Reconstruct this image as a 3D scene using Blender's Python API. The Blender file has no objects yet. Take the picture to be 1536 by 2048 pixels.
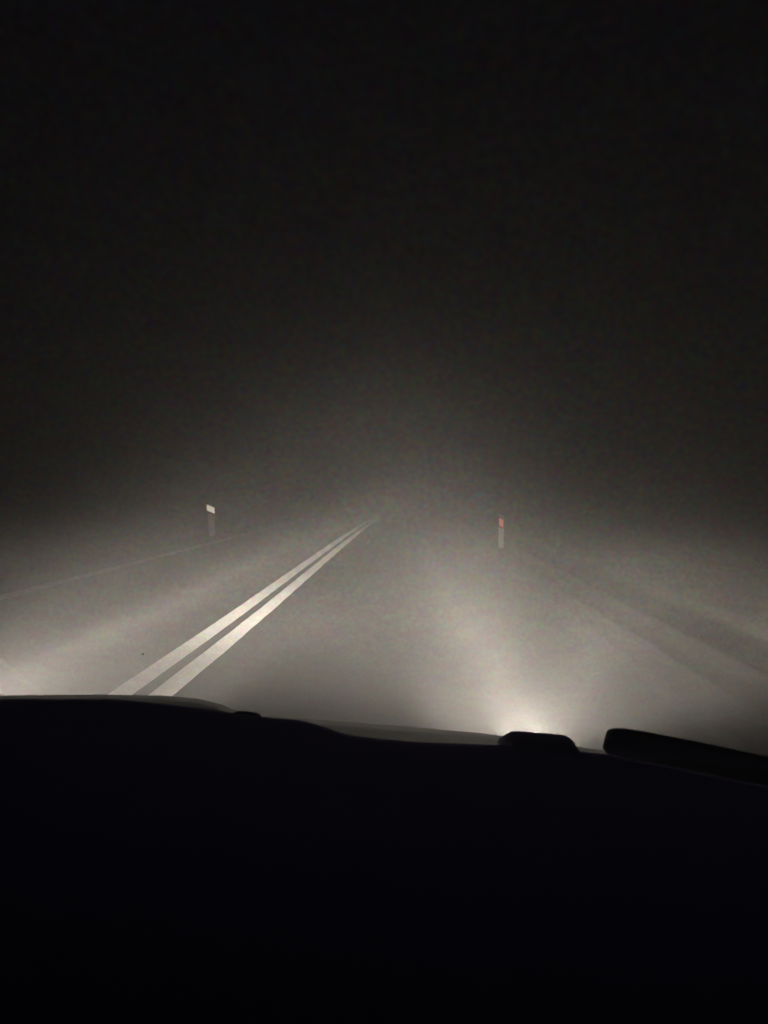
import bpy, bmesh, math, random
from mathutils import Vector, Matrix, noise
random.seed(7)
S = bpy.context.scene
C = S.collection
R = math.radians

# ------------------------------------------------------------------ camera
F = 1480.0
H = 1.23
VX, VY, ROLL = 795, 985, 1.0

def world_axes():
    r = R(ROLL)
    d = Vector(((VX-768)/F, -(VY-1024)/F, -1.0)).normalized()
    up = Vector((math.sin(r), math.cos(r), 0))
    up = (up - d*up.dot(d)).normalized()
    right = d.cross(up)
    return Matrix((right, d, up))      # camera vector -> world vector
M3 = world_axes()

def at(px, py, Y):
    """point at forward distance Y that the photo shows near this place"""
    w = M3 @ Vector(((px-768)/F, -(py-1024)/F, -1.0))
    t = Y / w.y
    return Vector((w.x*t, Y, H + w.z*t))

cd = bpy.data.cameras.new('camera')
cam = bpy.data.objects.new('camera', cd); C.objects.link(cam)
cam.matrix_world = Matrix.Translation((0, 0, H)) @ M3.to_4x4()
cd.sensor_fit = 'VERTICAL'; cd.sensor_height = 36; cd.lens = F/2048*36
cd.clip_start = 0.02; cd.clip_end = 1000
cd.dof.use_dof = True; cd.dof.focus_distance = 4.5; cd.dof.aperture_fstop = 10.0
S.camera = cam

# ------------------------------------------------------------------ helpers
def tag(o, label=None, cat=None, group=None, kind=None):
    if label: o['label'] = label
    if cat: o['category'] = cat
    if group: o['group'] = group
    if kind: o['kind'] = kind
    return o

def link(name, bm, mat, parent=None, smooth=True):
    bmesh.ops.recalc_face_normals(bm, faces=bm.faces)
    me = bpy.data.meshes.new(name); bm.to_mesh(me); bm.free()
    if smooth:
        for p in me.polygons: p.use_smooth = True
    for m in (mat if isinstance(mat, (list, tuple)) else [mat]): me.materials.append(m)
    o = bpy.data.objects.new(name, me); C.objects.link(o)
    if parent: o.parent = parent
    return o

def grid(bm, rows, closed=False):
    vs = [[bm.verts.new(p) for p in r] for r in rows]
    for a, b in zip(vs, vs[1:]):
        n = len(a)
        for i in range(n if closed else n-1):
            bm.faces.new((a[i], a[(i+1) % n], b[(i+1) % n], b[i]))
    return vs

def loft(bm, rings):
    vs = grid(bm, rings, True)
    bm.faces.new(vs[0]); bm.faces.new(list(reversed(vs[-1])))

def box(bm, c, s, rot=None, bev=0.0):
    r = bmesh.ops.create_cube(bm, size=1)
    for v in r['verts']:
        v.co = Vector((v.co.x*s[0], v.co.y*s[1], v.co.z*s[2]))
        if rot: v.co = rot @ v.co
        v.co += Vector(c)
    if bev:
        es = list({e for v in r['verts'] for e in v.link_edges})
        bmesh.ops.bevel(bm, geom=es, offset=bev, segments=3, affect='EDGES', profile=.5)

def interp(pts, x):
    if x <= pts[0][0]: return pts[0][1]
    for (a, p), (b, q) in zip(pts, pts[1:]):
        if x <= b:
            t = (x-a)/(b-a)
            return p + (q-p)*t
    return pts[-1][1]

# ------------------------------------------------------------------ materials
def mat(name, col, rough=.7, metal=0, spec=.5, bump=None, vary=None, scale=40, coat=0):
    m = bpy.data.materials.new(name); m.use_nodes = True
    nt = m.node_tree; b = nt.nodes['Principled BSDF']
    b.inputs['Base Color'].default_value = (*col, 1)
    b.inputs['Roughness'].default_value = rough
    b.inputs['Metallic'].default_value = metal
    b.inputs['Specular IOR Level'].default_value = spec
    b.inputs['Coat Weight'].default_value = coat
    tc = nt.nodes.new('ShaderNodeTexCoord')
    if vary:
        n = nt.nodes.new('ShaderNodeTexNoise'); n.inputs['Scale'].default_value = scale
        n.inputs['Detail'].default_value = 6
        nt.links.new(tc.outputs['Object'], n.inputs['Vector'])
        cr = nt.nodes.new('ShaderNodeValToRGB')
        cr.color_ramp.elements[0].position = .3; cr.color_ramp.elements[1].position = .7
        cr.color_ramp.elements[0].color = (*col, 1); cr.color_ramp.elements[1].color = (*vary, 1)
        nt.links.new(n.outputs['Fac'], cr.inputs['Fac'])
        nt.links.new(cr.outputs['Color'], b.inputs['Base Color'])
    if bump:
        n = nt.nodes.new('ShaderNodeTexNoise'); n.inputs['Scale'].default_value = bump[0]
        n.inputs['Detail'].default_value = 3
        nt.links.new(tc.outputs['Object'], n.inputs['Vector'])
        bp = nt.nodes.new('ShaderNodeBump'); bp.inputs['Strength'].default_value = bump[1]
        bp.inputs['Distance'].default_value = bump[2]
        nt.links.new(n.outputs['Fac'], bp.inputs['Height'])
        nt.links.new(bp.outputs['Normal'], b.inputs['Normal'])
    return m

asphalt = mat('asphalt', (.040, .040, .040), .85, vary=(.07, .068, .064), scale=60, bump=(220, .7, .01))
# headlight streaks painted into the asphalt colour as two soft pale bands
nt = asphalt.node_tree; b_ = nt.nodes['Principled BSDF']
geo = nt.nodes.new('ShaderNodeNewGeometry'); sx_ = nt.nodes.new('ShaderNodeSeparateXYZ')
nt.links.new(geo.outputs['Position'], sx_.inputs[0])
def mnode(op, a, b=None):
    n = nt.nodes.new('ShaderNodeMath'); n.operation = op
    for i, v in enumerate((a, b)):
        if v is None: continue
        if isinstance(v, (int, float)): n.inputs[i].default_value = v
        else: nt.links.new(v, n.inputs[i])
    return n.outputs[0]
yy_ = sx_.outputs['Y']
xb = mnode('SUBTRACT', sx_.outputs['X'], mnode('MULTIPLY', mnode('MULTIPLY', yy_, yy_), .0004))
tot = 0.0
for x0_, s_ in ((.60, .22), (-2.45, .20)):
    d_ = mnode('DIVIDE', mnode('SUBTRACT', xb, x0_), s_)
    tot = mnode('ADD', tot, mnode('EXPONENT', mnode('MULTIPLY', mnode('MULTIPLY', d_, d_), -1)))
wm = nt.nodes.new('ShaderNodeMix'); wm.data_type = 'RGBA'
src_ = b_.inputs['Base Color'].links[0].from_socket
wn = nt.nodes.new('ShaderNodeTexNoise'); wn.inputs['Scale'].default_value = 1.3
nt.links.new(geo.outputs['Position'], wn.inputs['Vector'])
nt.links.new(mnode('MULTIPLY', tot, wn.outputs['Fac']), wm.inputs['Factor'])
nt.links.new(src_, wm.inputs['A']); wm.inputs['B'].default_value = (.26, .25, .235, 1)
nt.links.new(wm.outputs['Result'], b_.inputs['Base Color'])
verge_m = mat('verge_soil', (.05, .047, .038), .95, vary=(.09, .085, .065), scale=3, bump=(60, .5, .015))
grass_m = mat('grass_blades', (.022, .024, .016), .95, vary=(.038, .036, .027), scale=2)
paint_m = mat('road_paint', (.88, .87, .83), .6, vary=(.78, .77, .73), scale=12)
worn_m = mat('worn_road_paint', (.045, .045, .042), .85, vary=(.095, .092, .085), scale=5)
dash_m = mat('dashboard_plastic', (.50, .44, .80), .75, spec=.25, bump=(900, .3, .001))
trim_m = mat('black_trim', (.44, .39, .70), .55, spec=.3, bump=(500, .2, .001))
rubber_m = mat('wiper_rubber', (.06, .065, .13), .8, spec=.2)
body_m = mat('car_paint', (.010, .011, .012), .42, spec=.4, coat=.15, vary=(.02, .02, .02), scale=9)
chrome_m = mat('lamp_bowl', (.8, .8, .8), .15, metal=1)
post_m = mat('post_plastic', (.10, .085, .085), .85, vary=(.07, .058, .062), scale=9)
band_m = mat('black_band', (.02, .02, .022), .5)
refw_m = mat('white_reflector', (.38, .37, .33), .45, metal=1, bump=(140, .25, .004))
refr_m = mat('red_reflector', (.10, .026, .028), .5, metal=1, bump=(140, .25, .004))
dirt_m = mat('dried_dirt', (.03, .026, .02), .95)

lens_m = bpy.data.materials.new('lit_headlamp'); lens_m.use_nodes = True
lb = lens_m.node_tree.nodes['Principled BSDF']
lb.inputs['Base Color'].default_value = (.8, .8, .8, 1)
lb.inputs['Emission Color'].default_value = (1, .93, .8, 1); lb.inputs['Emission Strength'].default_value = 0.6

glass_m = bpy.data.materials.new('windscreen_glass'); glass_m.use_nodes = True
nt = glass_m.node_tree; nt.nodes.clear()
out = nt.nodes.new('ShaderNodeOutputMaterial'); mx = nt.nodes.new('ShaderNodeMixShader')
tr = nt.nodes.new('ShaderNodeBsdfTransparent'); gl = nt.nodes.new('ShaderNodeBsdfGlossy')
lw = nt.nodes.new('ShaderNodeLayerWeight'); fr = nt.nodes.new('ShaderNodeMath'); fr.operation = 'POWER'
nt.links.new(lw.outputs['Facing'], fr.inputs[0]); fr.inputs[1].default_value = 5
# a thin uneven film of grime and breath on the pane
tcg = nt.nodes.new('ShaderNodeTexCoord'); film = None
for sc_, amt in ((60, .22), (480, .95)):
    ng = nt.nodes.new('ShaderNodeTexNoise'); ng.inputs['Scale'].default_value = sc_; ng.inputs['Detail'].default_value = 2
    nt.links.new(tcg.outputs['Object'], ng.inputs['Vector'])
    a_ = nt.nodes.new('ShaderNodeVectorMath'); a_.operation = 'MULTIPLY_ADD'
    nt.links.new(ng.outputs['Color'], a_.inputs[0]); a_.inputs[1].default_value = (amt,)*3
    a_.inputs[2].default_value = (.95 if film is None else 0,)*3
    if film is not None:
        a_.inputs[2].default_value = (-amt*.5,)*3
        ad = nt.nodes.new('ShaderNodeVectorMath'); ad.operation = 'ADD'
        nt.links.new(film, ad.inputs[0]); nt.links.new(a_.outputs[0], ad.inputs[1]); film = ad.outputs[0]
    else:
        a_.inputs[2].default_value = (.93-amt*.5,)*3; film = a_.outputs[0]
nt.links.new(film, tr.inputs['Color'])
gl.inputs['Roughness'].default_value = .03
nt.links.new(fr.outputs[0], mx.inputs[0]); nt.links.new(tr.outputs[0], mx.inputs[1])
nt.links.new(gl.outputs[0], mx.inputs[2]); nt.links.new(mx.outputs[0], out.inputs[0])

# ------------------------------------------------------------------ ground, road
BEND = [(3, -.02), (4.5, 0), (6.7, .045), (9.8, .068), (13, .10), (16.8, .14), (21, .20), (26.6, .31), (35, .52), (60, 1.5), (260, 14)]
def bend(y):                       # the road drifts gently to the right
    return sum(interp(BEND, y+d) for d in (-1, 0, 1))/3

PROFILE = [(-160, .6), (-60, .35), (-20, .1), (-9, -.05), (-7.2, -.10), (-6.3, -.22), (-5.6, -.10), (-5.0, -.035), (-4.75, 0), (1.95, 0),
           (2.10, -.03), (2.75, -.05), (2.98, -.40), (3.14, -.43), (3.9, -.10), (5.2, .08), (9, .2), (30, .4), (160, .8)]
def ground_z(x, y):
    z = interp(PROFILE, x)
    if x < -4.9 or x > 2.1:
        a = min(1, (min(abs(x+4.9), abs(x-2.1)))/.6)
        z += a*(.03*noise.noise(Vector((x*1.3, y*.9, 0))) + .008*noise.noise(Vector((x*6, y*6, 4))))
    return z

def frange(a, b, s):
    n = int(round((b-a)/s)); return [a+(b-a)*i/n for i in range(n)]
xs = [-160, -110, -80, -60, -45, -35, -28, -22, -18, -15, -13, -11] + frange(-10, -4.75, .15) + [-4.75, -3, -1.5, 0, 1.95, 2.1] + \
     frange(2.2, 6, .07) + frange(6, 10, .3) + [10, 11, 13, 15, 18, 22, 28, 35, 45, 60, 80, 110, 160]
ys = [-40, -20, -10, -5] + frange(-2, 24, .2) + frange(24, 60, .7) + [60, 70, 85, 100, 120, 150, 200, 260]
bm = bmesh.new()
grid(bm, [[(x+bend(y), y, ground_z(x, y)) for x in xs] for y in ys])
tag(link('ground', bm, verge_m), kind='structure')

def ribbon(name, x0, x1, z, m, y0=-20, y1=200, edge=0.0):
    bm = bmesh.new(); rows = []
    yy = y0
    while yy < y1:
        e = edge*noise.noise(Vector((0, yy*2.1, x0*3))); f = edge*noise.noise(Vector((9, yy*2.3, x1*3)))
        rows.append([(x0+(x1-x0)*k/3+bend(yy)+(e if k == 0 else f if k == 3 else 0), yy, z) for k in range(4)])
        yy += .25 if yy < 30 else 3
    grid(bm, rows)
    return tag(link(name, bm, m, smooth=False), kind='structure')

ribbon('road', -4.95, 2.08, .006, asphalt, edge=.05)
def ribbed_line(x0, x1, y0=1.5, y1=70):
    # profiled thermoplastic: fine cross ribs whose steep faces look towards the traffic
    bm = bmesh.new(); rows = []; y = y0
    rnd = random.Random(int(x0*100)); zb = .011
    rows.append([(x0+(x1-x0)*k/3+bend(-20), -20, zb) for k in range(4)])
    while y < y1:
        p = rnd.uniform(.013, .019) * (1 if y < 25 else 2.2)
        h = p*RIB*rnd.uniform(.8, 1.2)
        e, f = (.006*noise.noise(Vector((q, y*2.1, x0*3))) for q in (0, 9))
        for yy, zz in ((y, zb), (y+p*.10, zb+h), (y+p*.40, zb+h), (y+p*.95, zb)):
            rows.append([(x0+(x1-x0)*k/3+bend(yy)+(e if k == 0 else f if k == 3 else 0), yy, zz) for k in range(4)])
        y += p
    rows.append([(x0+(x1-x0)*k/3+bend(200), 200, zb) for k in range(4)])
    grid(bm, rows)
    return tag(link('road_marking', bm, paint_m, smooth=False), kind='structure')
RIB = .34
ribbed_line(-1.682, -1.538)
ribbed_line(-1.442, -1.298)
ribbon('road_marking', -4.46, -4.26, .011, mat('pale_worn_paint', (.26, .26, .24), .8, vary=(.40, .39, .36), scale=5), edge=.02)
ribbon('road_marking', 1.64, 1.76, .011, worn_m, edge=.01)
# thin pale strip running across the far lane
bm = bmesh.new()
rows = []
for i in range(14):
    t = i/13; x = -3.1+1.1*t; y = 5.5-1.3*t + .012*math.sin(i*1.9)
    rows.append([(x-.012, y-.012, .010), (x+.012, y+.014, .010)])
grid(bm, rows)
tag(link('road_strip', bm, mat('pale_strip', (.11, .11, .10), .6), smooth=False), kind='structure')

# roadside grass
bm = bmesh.new()
for i in range(26000):
    y = 1.5 + 34*random.random()**1.6
    if random.random() < .6: x = 3.3 + 7*random.random()**1.5
    else: x = -5.1 - 7*random.random()**1.6
    if noise.noise(Vector((x*.9, y*.9, 2))) < -.12 : continue
    z = ground_z(x, y) - .01
    h = random.uniform(.02, .07); a = random.uniform(0, 6.3); w = random.uniform(.003, .007)
    l = random.uniform(.1, .6)*h; b = random.uniform(0, 6.3); x += bend(y)
    v = [bm.verts.new((x-w*math.cos(a), y-w*math.sin(a), z)), bm.verts.new((x+w*math.cos(a), y+w*math.sin(a), z)),
         bm.verts.new((x+l*math.cos(b), y+l*math.sin(b), z+h))]
    bm.faces.new(v)
tag(link('grass', bm, grass_m, smooth=False), 'short pale roadside grass on both verges of the foggy road', 'grass', kind='stuff')

# ------------------------------------------------------------------ delineator posts
def make_post(label, h, w, ref, refsize, ztop, lean):
    t = bpy.data.objects.new('delineator_post', None); C.objects.link(t)
    tag(t, label, 'roadside post', 'reflector posts along the road')
    d = w*.62
    def ring(z, k=1.0, slant=0, grow=0):
        # a flat front towards the traffic, a rounded back
        pts = []
        for i in range(18):
            a = math.pi*2*i/18
            x = (w/2+grow)*k*math.copysign(abs(math.cos(a))**.55, math.cos(a))
            yy = (d/2+grow)*k*math.copysign(abs(math.sin(a))**(.4 if math.sin(a) < 0 else .9), math.sin(a))
            pts.append((x, yy, z - slant*(x/w)))
        return pts
    bm = bmesh.new()
    loft(bm, [ring(-.25, .82), ring(0, .82), ring(h*.55, .9), ring(h*.8, .98), ring(h-.03, 1, .05), ring(h-.006, .97, .05), ring(h, .9, .05)])
    link('post_body', bm, post_m, t)
    bm = bmesh.new()
    loft(bm, [ring(ztop-.13, 1, .05, .003), ring(ztop+.15, 1, .05, .003)])
    link('black_band', bm, band_m, t)
    bm = bmesh.new()
    rw, rh = refsize
    sk = .05*rw/w
    y0 = -d/2-.003
    fr, bk = [], []
    for (sx, sz) in ((-1, -1), (1, -1), (1, 1), (-1, 1)):
        fr.append((sx*rw/2, y0-.010, sz*rh/2+ztop-sk*sx)); bk.append((sx*rw/2, y0+.006, sz*rh/2+ztop-sk*sx))
    a = [bm.verts.new(p) for p in bk]; b = [bm.verts.new(p) for p in fr]
    bm.faces.new(b); bm.faces.new(a[::-1])
    for i in range(4): bm.faces.new((a[i], a[(i+1) % 4], b[(i+1) % 4], b[i]))
    bmesh.ops.bevel(bm, geom=list(bm.edges), offset=.003, segments=2, affect='EDGES')
    link('reflector', bm, ref, t, smooth=False)
    t.rotation_euler = lean
    return t

p = make_post('white post with a white reflector beyond the left edge of the road', .92, .21, refw_m, (.205, .16), .80,
              (0, R(-3), math.atan2(5.0, 20)*.92))
p.location = (-5.02, 20, -.10)
p = make_post('white post with a red reflector on the right verge', .84, .15, refr_m, (.09, .19), .66,
              (0, R(-1), -math.atan2(2.3, 17.5)*.9))
p.location = (2.47, 17.5, -.10)

# ------------------------------------------------------------------ the car we sit in
car = bpy.data.objects.new('car', None); C.objects.link(car)
CX = -.50
WX = -.36
tag(car, 'dark car interior and bonnet seen from the passenger seat, filling the bottom of the view', 'car')

def P(l): return l
# bonnet: its leading edge at about 2 m ahead
HOOD = [(-400, 1432), (-150, 1400), (0, 1391), (200, 1389), (330, 1391), (400, 1398), (440, 1408), (490, 1428), (620, 1438), (800, 1452), (950, 1465), (1050, 1478), (1200, 1500), (1350, 1530), (1500, 1590), (1600, 1660)]
bm = bmesh.new(); rows = []
pxs = frange(-400, 1601, 20)
for k in range(12):
    t = k/11
    r = []
    for px in pxs:
        e = at(px, interp(HOOD, px), 1.76 - .14*((px-600)/900)**2)
        y = e.y*(1-t) + 1.02*t
        z = e.z + .13*t - .03*t*(1-t)
        x = e.x*(1-t) + (e.x*1.04)*t
        r.append((x, y, z))
    rows.append(r)
front = []
for dz, dy in ((-.42, .06), (-.30, .12), (-.16, .09), (-.07, .06), (-.03, .035), (-.008, .012)):
    front.append([(p[0], p[1]+dy, p[2]+dz) for p in rows[0]])
grid(bm, front+rows)
hood = link('bonnet', bm, body_m, car)
sol = hood.modifiers.new('thick', 'SOLIDIFY'); sol.thickness = .004; sol.offset = -1

# headlights in the nose
for sx in (-1, 1):
    hx = CX + sx*.86
    bm = bmesh.new()
    bmesh.ops.create_uvsphere(bm, u_segments=28, v_segments=14, radius=1)
    for v in bm.verts: v.co = Vector((hx+v.co.x*.13, 1.84+v.co.y*.055, .50+v.co.z*.05))
    hl = link('headlight', bm, lens_m, car)

# dashboard top pad: its far edge about 0.8 m ahead
DASH = [(-500, 1405), (0, 1398), (230, 1399), (300, 1405), (400, 1416), (480, 1428), (560, 1437), (600, 1440), (640, 1451), (690, 1468), (760, 1478), (850, 1485), (1000, 1490), (1100, 1497), (1200, 1507), (1300, 1524), (1536, 1572), (1800, 1640)]
bm = bmesh.new(); rows = []
pxs = frange(-500, 1801, 12)
def dash_edge(px):
    py = interp(DASH, px) + 1.2*noise.noise(Vector((px*.03, 0, 0)))
    return at(px, py, .80)
SEC = [(.02, -.30), (.015, -.05), (.008, -.012), (0, 0), (-.012, .0), (-.06, -.006), (-.14, -.014), (-.22, -.022), (-.28, -.034), (-.31, -.055), (-.325, -.09), (-.33, -.16), (-.32, -.26), (-.36, -.38), (-.38, -.55)]
for dy, dz in SEC:
    r = []
    for i, px in enumerate(pxs):
        e = dash_edge(px)
        z = e.z + dz
        if -.24 < dy < -.03:   # defroster trough and a soft crown
            z += .004*math.sin((px-300)/300)
        if -.20 < dy < -.1 and abs(px-640) < 260: z -= .006
        r.append((e.x, e.y+dy, z))
    rows.append(r)
grid(bm, rows)
dash = link('dashboard', bm, dash_m, car)
sol = dash.modifiers.new('thick', 'SOLIDIFY'); sol.thickness = .006; sol.offset = -1

# instrument hood on the driver's side: low rounded brow
bm = bmesh.new(); rows = []
for j in range(9):
    t = j/8; r = []
    for i in range(25):
        a = math.pi*i/24
        x = -.62 + .27*math.cos(a)
        base = at(120, 1520, .62).z - .03
        r.append((x, .66-.16*t, base - .05 + (.062+.012*t-.03*t*t)*math.sin(a)**.6))
    rows.append(r)
grid(bm, rows)
o = link('instrument_hood', bm, trim_m, car); o.modifiers.new('t', 'SOLIDIFY').thickness = .008
# low moulded sensor cover sitting at the foot of the windscreen
bm = bmesh.new(); rings = []
base = at(1082, 1500, .80)
for (px, hh) in ((1003, .001), (1012, .006), (1024, .0125), (1036, .0155), (1060, .0158), (1100, .0150), (1136, .0150), (1148, .0120), (1156, .004), (1160, .001)):
    c = at(px, interp(DASH, px)+6, .815)
    rings.append([(c.x, c.y-.03, c.z-.006), (c.x, c.y-.027, c.z+hh*.75), (c.x, c.y-.015, c.z+hh), (c.x, c.y+.015, c.z+hh), (c.x, c.y+.027, c.z+hh*.75), (c.x, c.y+.03, c.z-.006)])
loft(bm, rings)
link('sensor_cover', bm, trim_m, car)

# windscreen (outer pane leaning back over the dashboard)
bm = bmesh.new(); rows = []
for j in range(13):
    t = j/12; r = []
    for i in range(25):
        u = i/24*2-1
        y = 1.02 - .95*t - .10*u*u
        z = .84 + .62*t - .02*t*t
        r.append((WX+u*(.86-.12*t), y, z))
    rows.append(r)
grid(bm, rows)
ws = link('windscreen', bm, glass_m, car)

def ws_point(px, py, off=.006):
    lo, hi = .2, 1.3
    for _ in range(40):
        m = (lo+hi)/2; q = at(px, py, m)
        u = (q.x-WX)/.82; t = (1.02-.10*u*u-m)/.95
        zz = .84+.62*t-.02*t*t
        if q.z > zz: lo = m
        else: hi = m
    return at(px, py, m+off)
# dirt speck on the glass
bm = bmesh.new(); c = ws_point(286, 1308, .003)
bmesh.ops.create_icosphere(bm, subdivisions=2, radius=1)
for v in bm.verts:
    k = 1+.3*noise.noise(v.co*2.3); v.co = Vector((c.x+v.co.x*.0017*k, c.y+v.co.y*.0006, c.z+v.co.z*.0019*k))
link('dirt_speck', bm, dirt_m, ws)

# wiper: wide flat blade parked low on the right
bm = bmesh.new(); rings = []
tops = [(1208, 1492, 1500), (1212, 1473, 1505), (1217, 1462, 1509), (1226, 1457.5, 1512), (1250, 1458, 1518), (1290, 1464, 1527), (1400, 1485, 1549), (1540, 1515, 1580), (1700, 1552, 1615), (1800, 1575, 1640)]
for k, (px, a, b) in enumerate(tops):
    d = 1.0 - .00011*(px-1208)
    p, q = at(px, a, d), at(px, b, d)
    m = (p+q)/2; hh = (p.z-q.z)/2; dd = .010 if k > 1 else .006
    rings.append([(m.x+hh*.1*0+.0*s, m.y+dd*math.copysign(abs(math.cos(s))**.6, math.cos(s)), m.z+hh*math.copysign(abs(math.sin(s))**.5, math.sin(s))) for s in [2*math.pi*i/16 for i in range(16)]])
loft(bm, rings)
wp = link('wiper', bm, rubber_m, car)
# wiper of the driver's side, mostly hidden by the dashboard
bm = bmesh.new(); rings = []
for i in range(14):
    t = i/13; px = 470+50*t
    c = at(px, 1425+4*math.sin(t*3)+5*t, 1.03)
    hh = .010*math.sin(math.pi*(.12+.76*t))**.7
    rings.append([(c.x, c.y+.008*math.cos(s), c.z-.004+hh*math.sin(s)) for s in [2*math.pi*k/10 for k in range(10)]])
loft(bm, rings)
link('wiper_nut', bm, rubber_m, car)

# right windscreen pillar
bm = bmesh.new(); rings = []
for i in range(9):
    t = i/8
    c = Vector((.428+.015*t, .80-.72*t, .86+.60*t-.02*t*t))
    rings.append([(c.x+.035*math.cos(s), c.y+.03*math.sin(s), c.z+.02*math.sin(s)) for s in [2*math.pi*k/12 for k in range(12)]])
loft(bm, rings)
link('windscreen_pillar', bm, dash_m, car)

# ------------------------------------------------------------------ low beams
# each lobe of the lamp's light distribution: weight, azimuth, its spread, elevation, its spread (degrees)
LOBES = {-1: [(5.2821, 0, 11, 8, 7), (8.2221, 0, 11, 2, 2.5), (0.1763, 0, 11, -4, 2.5), (0.1259, 0, 11, -10, 5), (27.8157, -20, 12, -1, 1.5), (17.825, 20, 12, 2, 2.5), (12.1797, 20, 12, -1, 1.5), (15.3825, 20, 12, -4, 2.5), (0.3424, 42, 14, -1, 1.5), (9.3461, 42, 14, -4, 2.5), (7.3502, 6, 3, 8, 7), (56.0078, 6, 3, 2, 2.5), (1.3401, 6, 3, -10, 5), (3.3494, 6, 7, 2, 2.5)],
         1: [(11.0898, 0, 11, 8, 7), (6.6607, 0, 11, 2, 2.5), (25.4379, 0, 11, -1, 1.5), (0.9344, -20, 12, 8, 7), (6.0381, -20, 12, 2, 2.5), (10.3295, -20, 12, -1, 1.5), (5.7027, -20, 12, -4, 2.5), (0.658, -20, 12, -20, 8), (1.1212, 20, 12, 8, 7), (46.8228, 20, 12, -1, 1.5), (9.1798, -42, 14, -1, 1.5), (4.9351, 42, 14, 2, 2.5), (6.465, 42, 14, -1, 1.5), (7.6859, 42, 14, -4, 2.5), (0.0751, 42, 14, -10, 5), (1.7632, -2, 3, -4, 2.5), (2.1632, -2, 3, -10, 5), (0.562, -2, 3, -20, 8), (11.1767, 20, 7, 0.8, 1.2)]}
POWER = 1000
def headlamp(x, lobes):
    ld = bpy.data.lights.new('low_beam', 'SPOT'); ld.energy = POWER
    ld.spot_size = R(170); ld.spot_blend = .3; ld.shadow_soft_size = .08
    ld.color = (1, .90, .79)
    ld.use_nodes = True; nt = ld.node_tree; em = nt.nodes['Emission']
    tc = nt.nodes.new('ShaderNodeTexCoord')
    sp = nt.nodes.new('ShaderNodeSeparateXYZ'); nt.links.new(tc.outputs['Normal'], sp.inputs[0])
    def mth(op, a, b=None):
        n = nt.nodes.new('ShaderNodeMath'); n.operation = op
        for i, v in enumerate((a, b)):
            if v is None: continue
            if isinstance(v, (int, float)): n.inputs[i].default_value = v
            else: nt.links.new(v, n.inputs[i])
        return n.outputs[0]
    az = mth('MULTIPLY', mth('ARCTAN2', sp.outputs['X'], mth('ABSOLUTE', sp.outputs['Z'])), 180/math.pi)
    el = mth('MULTIPLY', mth('ARCSINE', sp.outputs['Y']), 180/math.pi)
    def gauss(v, c, s):
        d = mth('DIVIDE', mth('SUBTRACT', v, c), s)
        return mth('EXPONENT', mth('MULTIPLY', mth('MULTIPLY', d, d), -1))
    total = 0.0
    for w_, a0, sa, e0, se in lobes:
        total = mth('ADD', total, mth('MULTIPLY', mth('MULTIPLY', gauss(az, a0, sa), gauss(el, e0, se)), w_))
    nt.links.new(total, em.inputs['Strength'])
    o = bpy.data.objects.new('low_beam', ld); C.objects.link(o)
    o.location = (x, 1.93, .545); o.rotation_euler = (R(90), 0, 0)
    o.parent = car
for sx in (-1, 1): headlamp(CX+sx*.86, LOBES[sx])

# ------------------------------------------------------------------ fog
bm = bmesh.new()
box(bm, (0, 110, 3.5), (300, 280, 11))
DENSITY, ANISO = .05, .7
hz = bpy.data.materials.new('fog'); hz.use_nodes = True
nt = hz.node_tree; nt.nodes.clear()
out = nt.nodes.new('ShaderNodeOutputMaterial'); pv = nt.nodes.new('ShaderNodeVolumePrincipled')
pv.inputs['Color'].default_value = (.97, .965, .95, 1)
pv.inputs['Density'].default_value = DENSITY
pv.inputs['Anisotropy'].default_value = ANISO
nt.links.new(pv.outputs[0], out.inputs['Volume'])
tag(link('haze', bm, hz, smooth=False), 'thick night fog lit by the headlights', 'fog', kind='stuff')

# ------------------------------------------------------------------ night sky
w = bpy.data.worlds.new('World'); S.world = w; w.use_nodes = True
bg = w.node_tree.nodes['Background']
bg.inputs[0].default_value = (.72, .66, 1.0, 1); bg.inputs[1].default_value = .0028

S.render.engine = 'CYCLES'
S.cycles.use_denoising = True
S.cycles.denoiser = 'OPENIMAGEDENOISE'
S.cycles.max_bounces = 8; S.cycles.volume_bounces = 3; S.cycles.transparent_max_bounces = 12
S.cycles.sample_clamp_indirect = 1.0
S.view_settings.view_transform = 'Standard'; S.view_settings.look = 'None'
S.view_settings.gamma = 1; S.view_settings.use_curve_mapping = False
S.view_settings.exposure = 0
